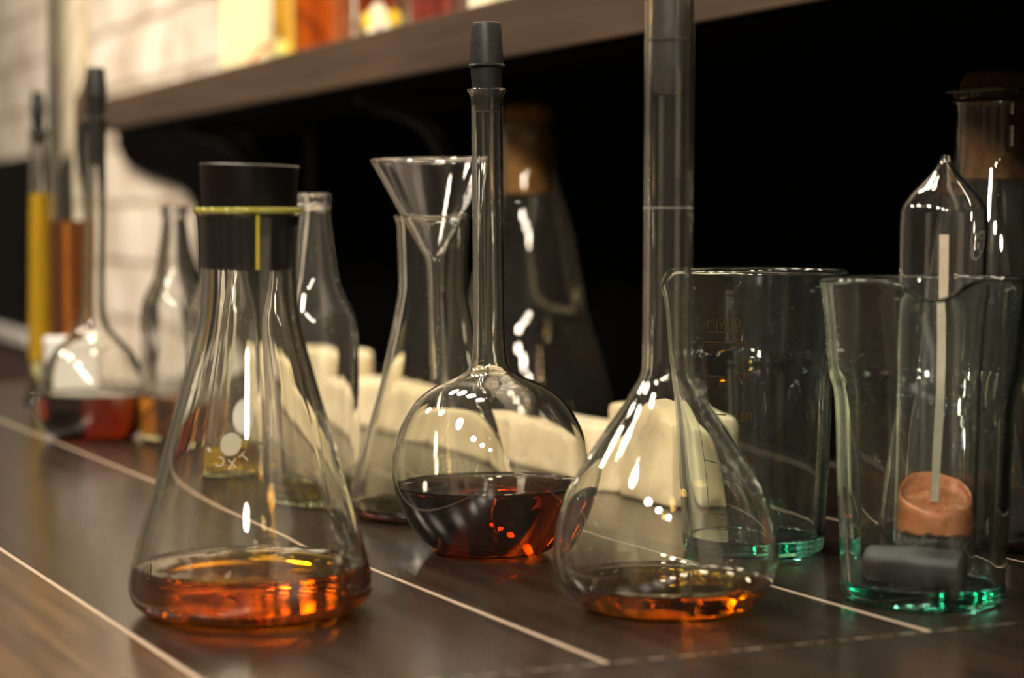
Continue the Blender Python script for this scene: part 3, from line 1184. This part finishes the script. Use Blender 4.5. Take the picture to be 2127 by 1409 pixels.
# white stick held in the plug
zs0, zs1 = zp_top - 0.003, tz(487)
bm = bmesh.new()
prev = None
K = 24
for i in range(K + 1):
    f = i / K
    z = zs0 + (zs1 - zs0) * f
    x = -0.0012 + 0.0014 * f + 0.0010 * math.sin(f * math.pi * 0.9)
    y = -0.0030 + 0.0045 * f
    wx, wy = 0.00135 + 0.0003 * f, 0.0006
    ring = [bm.verts.new((x + sx * wx, y + sy * wy, z)) for sx, sy in ((-1, -1), (1, -1), (1, 1), (-1, 1))]
    if prev:
        for k in range(4):
            bm.faces.new((prev[k], prev[(k + 1) % 4], ring[(k + 1) % 4], ring[k]))
    else:
        bm.faces.new(ring)
    prev = ring
bm.faces.new(prev)
mesh_obj('white_stick', bm, M['stick'], tube, smooth=False)

# oval maker's stamp moulded in the tube's shoulder
bm = bmesh.new()
zq = tz(509)
K = 36
for w in (0.0040,):
    prev = None
    for i in range(K + 1):
        A = 2 * math.pi * i / K
        a0 = (0.0031 * math.cos(A), zq + 0.0054 * math.sin(A))
        a1 = (0.0025 * math.cos(A), zq + 0.0047 * math.sin(A))
        cur = (bm.verts.new((a0[0] + (a0[1] - zq) * .35, a0[1], 0)), bm.verts.new((a1[0] + (a1[1] - zq) * .35, a1[1], 0)))
        if prev:
            bm.faces.new((prev[0], cur[0], cur[1], prev[1]))
        prev = cur
add_bar(bm, -0.0008, zq - 0.0014, -0.0004, zq + 0.0010, 0.0012, 3)
add_bar(bm, 0.0005, zq - 0.0024, 0.0012, zq - 0.0020, 0.0010, 2)
add_bar(bm, 0.0006, zq + 0.0022, 0.0010, zq + 0.0028, 0.0010, 2)
TI = lambda z: max([r for r, zz in TW if abs(zz - z) < 0.004] or [0.0156])
wrap(bm, math.radians(-90 + 42), TI)
stamp = principled('frosted stamp', (0.30, 0.28, 0.24), rough=0.7)
mesh_obj('oval_stamp', bm, stamp, tube, smooth=False)

# ------------------------------------------------------------------ small clear bottles behind
KB = [(84, 0), (90, 4), (92, 14), (92, 230), (91, 330), (88, 362), (82, 387), (67, 418), (53, 452), (43, 511), (36.5, 560), (33, 590), (32.5, 602), (36, 605), (36.5, 611), (34.5, 615), (35.5, 620), (36, 631), (34.5, 634)]


def small_bottle(px, py, hscale, label, level, mat, extra=None):
    m = Measure(px, py)
    t = thing('glass_bottle', label, 'bottle', m.base, group='small clear glass bottles')
    s = 0.0002347                    # metres per measured pixel on the nearest bottle
    v = Vessel([(r * s, z * s * hscale) for r, z in KB], 0.0020, 0.0035, n=6)
    v.glass(M['clear_glass'], t, seg=72, punt=0.0012)
    if level:
        v.liquid(level, mat, t, seg=72)
    return t, v, m


small_bottle(655, 1038, 1.0, 'clear glass bottle just behind the wide-stoppered flask, almost empty', 0.0095, M['amber_olive'])
kb3, vk3, mk3 = small_bottle(470, 985, 1.0, 'clear glass bottle seen through the wide-stoppered flask, with a white oval patch', 0.017, M['amber_yellow'])
small_bottle(366, 912, 0.97, 'clear glass bottle with amber liquid beside the far round flask', 0.026, M['amber_light'])
# white oval patch on the middle bottle
bm = bmesh.new()
cen = bm.verts.new((0, 0.033, 0))
K = 32
rg = [bm.verts.new((0.0085 * math.cos(2 * math.pi * k / K), 0.033 + 0.0088 * math.sin(2 * math.pi * k / K), 0)) for k in range(K)]
for k in range(K):
    bm.faces.new((cen, rg[k], rg[(k + 1) % K]))
bmesh.ops.subdivide_edges(bm, edges=bm.edges[:], cuts=2)
wrap(bm, math.radians(-60), vk3.r_out, 0.0002)
mesh_obj('oval_patch', bm, M['white_plastic'], kb3)

# ------------------------------------------------------------------ blurred glassware at the far end
# round flask with red liquid
m7 = Measure(192, 909)
f7 = thing('round_flask', 'round flask with red-brown liquid and a black stopper, before the white box', 'flask', m7.base, (0, math.radians(1.25), 0))
P7 = [(72, 909), (86, 904), (101, 888), (110, 860), (112, 830), (110, 800), (101, 766), (84, 734), (60, 708), (40, 688), (28, 668), (23.5, 645), (22, 610), (21.5, 520), (21.5, 400), (21.5, 262), (23, 250), (27, 243)]
v7 = Vessel([m7.rz(a, b) for a, b in P7], 0.0012, 0.0024, n=6)
v7.glass(M['flask_glass'], f7, seg=72)
v7.liquid(m7.z(820), M['amber_red'], f7, seg=72)
k7 = m7.k(250)
mesh_obj('stopper', lathe_bm(stopper_prof(m7.z(140), m7.z(200), m7.z(344), 17 * k7, 23.5 * k7, 17.5 * k7, 14.5 * k7), 40), M['rubber'], f7)

# white box behind it
wb = ground(150, 872)
wbo = thing('white_box', 'small white box behind the far round flask', 'box', wb, (0, 0, math.radians(18)))
mesh_obj('carton', box_bm(0.034, 0.026, 0.050, (0, 0, 0.025), bevel=0.002), M['white_plastic'], wbo, smooth=False)
mesh_obj('lid', box_bm(0.0352, 0.0272, 0.007, (0, 0, 0.0528), bevel=0.0012), M['white_plastic'], wbo, smooth=False)

# tall cylinder with orange liquid
m8 = Measure(150, 843)
f8 = thing('glass_cylinder', 'tall wide glass cylinder of orange liquid behind the white box', 'cylinder', m8.base)
P8 = [(40, 843), (43, 841), (44, 834), (43.5, 800), (43, 500), (43, 200), (43, -100), (45, -112), (47, -118)]
v8 = Vessel([m8.rz(a, b) for a, b in P8], 0.0022, 0.004, n=5)
v8.glass(M['flask_glass'], f8, seg=64)
v8.liquid(m8.z(462), liquid_mat('orange spirit', (5, 42, 160), cloudy=(0.42, 0.115, 0.005), amount=0.25), f8, seg=64)

# narrow stoppered bottle with yellow liquid on a flared foot
m9 = Measure(86, 838)
f9 = thing('stoppered_bottle', 'narrow glass bottle of yellow liquid with a black stopper, next to the tall cylinder', 'bottle', m9.base)
P9 = [(34, 838), (37, 835), (36, 829), (30, 818), (26, 800), (25, 760), (24, 650), (22, 560), (20, 450), (18.5, 400), (18, 330), (18, 285), (19.5, 277), (21, 272)]
v9 = Vessel([m9.rz(a, b) for a, b in P9], 0.0016, m9.z(752), n=5)
v9.glass(M['flask_glass'], f9, seg=64)
v9.liquid(m9.z(405), liquid_mat('cloudy yellow spirit', (1, 11, 200), cloudy=(0.82, 0.50, 0.008), amount=0.55), f9, seg=64)
k9 = m9.k(250)
mesh_obj('stopper', lathe_bm(stopper_prof(m9.z(190), m9.z(232), m9.z(300), 12.5 * k9, 17 * k9, 13.5 * k9, 12 * k9), 40), M['rubber'], f9)

# ------------------------------------------------------------------ big corked flasks under the shelf
CP = [(0.0545, 0.0), (0.0570, 0.0012), (0.0588, 0.0042), (0.0590, 0.0085), (0.0560, 0.0205), (0.0475, 0.052), (0.0402, 0.073), (0.0350, 0.101), (0.0282, 0.135), (0.0212, 0.157), (0.0183, 0.168), (0.0180, 0.180), (0.0181, 0.1905), (0.0195, 0.1935), (0.0224, 0.1955)]


def cork_flask(base, label, cork_top, cork_bot, level, s=1.0, cork='cork'):
    t = thing('corked_flask', label, 'flask', base, group='large corked flasks')
    v = Vessel([(r, z * s) for r, z in CP], 0.0016, 0.003, n=7)
    v.glass(M['flask_glass'], t, seg=96)
    v.liquid(level, M['amber_red'], t, seg=96)
    rn = 0.0161
    mesh_obj('cork', lathe_bm([(0, cork_bot), (rn - .002, cork_bot), (rn - .0006, cork_bot + .0012), (rn, 0.19 * s), (rn + .0001, cork_top - .006), (rn - .0008, cork_top - .003), (rn - .003, cork_top - .0006), (rn - .006, cork_top), (0, cork_top + .0002)], 56), M[cork], t)
    # thin wire round the neck under the rim, its twisted end sticking out
    zw = 0.1920 * s
    bm = bmesh.new()
    path = [Vector((0.0192 * math.cos(A), 0.0192 * math.sin(A), zw)) for A in [i / 40 * 2 * math.pi for i in range(41)]]
    path += [Vector((0.0192 + 0.0012 * i, 0.0006 * math.sin(i), zw + 0.0003 * math.cos(i))) for i in range(1, 8)]
    prev = None
    for i, p in enumerate(path):
        q = path[min(i + 1, len(path) - 1)] - path[max(i - 1, 0)]
        q.normalize()
        sx = q.cross(Vector((0, 0, 1))).normalized()
        ring = [bm.verts.new(p + (sx * math.cos(B) + Vector((0, 0, 1)) * math.sin(B)) * 0.0006) for B in [j / 6 * 2 * math.pi for j in range(6)]]
        if prev:
            for k in range(6):
                bm.faces.new((prev[k], prev[(k + 1) % 6], ring[(k + 1) % 6], ring[k]))
        prev = ring
    mesh_obj('neck_wire', bm, M['iron'], t)
    return t


cork_flask(ground(1098, 893), 'large corked flask under the shelf, between the round and the pear-shaped flask', 0.2105, 0.152, 0.012, cork='cork_lit')
gp = ground(2062, 1110)
cork_flask(gp, 'large corked flask under the shelf, behind the beaker with the sealed tube', 0.2005, 0.153, 0.014, 0.975)

# ------------------------------------------------------------------ bottles and packets standing on the shelf
ZS = 0.2627


def shelf_at(px, n=0.585):
    r = ray(px, 100)
    nv = Vector((CW, SW, 0))
    t = (n + WALL_O.dot(nv)) / r.dot(nv)
    return Vector((r.x * t, r.y * t, ZS))


def to_face(px):
    # turned to face the room
    return (0, 0, TH - math.radians(90) + math.radians(62))


# cream packet with a red swoosh
p = shelf_at(508)
t = thing('cream_packet', 'tall cream packet with a red curved stripe, on the shelf', 'packet', p, (0, 0, math.radians(8)))
mesh_obj('carton', box_bm(0.043, 0.040, 0.20, (0, 0, 0.10), bevel=0.003), principled('cream card', (0.80, 0.74, 0.45), rough=0.5, color2=(0.72, 0.66, 0.34), noise_scale=30), t, smooth=False)
bm = bmesh.new()
prev = None
for i in range(25):
    f = i / 24
    x = -0.004 + 0.0250 * f
    z = -0.002 + 0.030 * math.sin(f * math.pi / 2)
    cur = [bm.verts.new((x, -0.02025, z)), bm.verts.new((x, -0.02025, z + 0.0055))]
    if prev:
        bm.faces.new((prev[0], cur[0], cur[1], prev[1]))
    prev = cur
for v in bm.verts:
    v.co.x = min(v.co.x, 0.0205)
    v.co.z = max(v.co.z, 0.001)
mesh_obj('red_stripe', bm, principled('red print', (0.62, 0.07, 0.03), rough=0.5), t, smooth=False)

M['amber_bottle'] = glass_mat('orange bottle glass', (38, 150, 450), veil=0.006, specks=0)


def liqueur(px, rad, label, level_mat, body, lab_col=None, lab2=None, hh=0.17):
    p = shelf_at(px)
    t = thing('liqueur_bottle', label, 'bottle', p, (0, 0, 0), 'liqueur bottles on the shelf')
    v = Vessel([(rad * .9, 0), (rad * .98, .002), (rad, .006), (rad, hh * .6), (rad * .9, hh * .7), (rad * .45, hh * .82), (rad * .36, hh * .92), (rad * .36, hh), (rad * .4, hh + .003)], 0.0018, 0.004, n=6)
    v.glass(body, t, seg=56)
    if level_mat:
        v.liquid(hh * .62, level_mat, t, seg=56)
    mesh_obj('cap', lathe_bm([(0, hh + .0055), (rad * .44, hh + .0055), (rad * .46, hh + .009), (rad * .44, hh + .024), (rad * .40, hh + .026), (0, hh + .026)], 40), M['rubber'], t)
    return t, v


def patch(t, v, theta, x, z, rx, rz, mat, name, box=False, off=0.0003):
    bm = bmesh.new()
    if box:
        add_pts = [(-rx, -rz), (rx, -rz), (rx, rz), (-rx, rz)]
        add_bar(bm, x - rx, z, x + rx, z, rz * 2, 14)
    else:
        K = 28
        c = bm.verts.new((x, z, 0))
        rg = [bm.verts.new((x + rx * math.cos(2 * math.pi * k / K), z + rz * math.sin(2 * math.pi * k / K), 0)) for k in range(K)]
        for k in range(K):
            bm.faces.new((c, rg[k], rg[(k + 1) % K]))
    wrap(bm, theta, v.r_out, off)
    return mesh_obj(name, bm, mat, t, smooth=False)


col_y = principled('yellow print', (0.85, 0.58, 0.03), rough=0.5)
col_g = principled('pale green print', (0.62, 0.66, 0.22), rough=0.5)
col_w = principled('cream label paper', (0.85, 0.78, 0.55), rough=0.6)
col_p = principled('purple print', (0.18, 0.10, 0.32), rough=0.6)
col_c = principled('teal print', (0.30, 0.50, 0.42), rough=0.6)
t, v = liqueur(590, 0.0105, 'slim brown liqueur bottle with a green and yellow label, beside the cream packet', M['amber_light'], M['flask_glass'])
FR = math.radians(-90)
patch(t, v, FR, -0.002, 0.016, 0.0055, 0.013, col_g, 'oval_label')
patch(t, v, FR, 0.0058, 0.020, 0.0034, 0.008, col_y, 'yellow_seal', off=0.0005)
t, v = liqueur(672, 0.0240, 'wide orange-brown liqueur bottle standing on the shelf', M['amber_light'], M['amber_bottle'])
p = shelf_at(797, 0.580)
t, v = liqueur(797, 0.0200, 'liqueur bottle with a yellow arched label, on the shelf', M['amber_red'], M['amber_bottle'])
patch(t, v, FR, 0.0, 0.013, 0.0185, 0.013, col_c, 'label', box=True)
patch(t, v, FR, -0.003, 0.014, 0.0095, 0.021, col_w, 'arch_panel', off=0.0006)
patch(t, v, FR, 0.0095, 0.024, 0.006, 0.0060, col_y, 'yellow_emblem', off=0.0006)
patch(t, v, FR, -0.0125, 0.022, 0.0045, 0.006, col_y, 'yellow_emblem', off=0.0006)
patch(t, v, FR, -0.0025, 0.010, 0.0021, 0.0085, col_p, 'purple_figure', off=0.0009)
t, v = liqueur(910, 0.0190, 'dark red liqueur bottle standing on the shelf', M['amber_red'], glass_mat('dark red glass', (60, 420, 600), veil=0.03, specks=0))
t, v = liqueur(1012, 0.0155, 'pale liqueur bottle nearest along the shelf, with a cream label', None, M['clear_glass'])
patch(t, v, FR, 0.0, 0.045, 0.0135, 0.040, col_w, 'label', box=True)
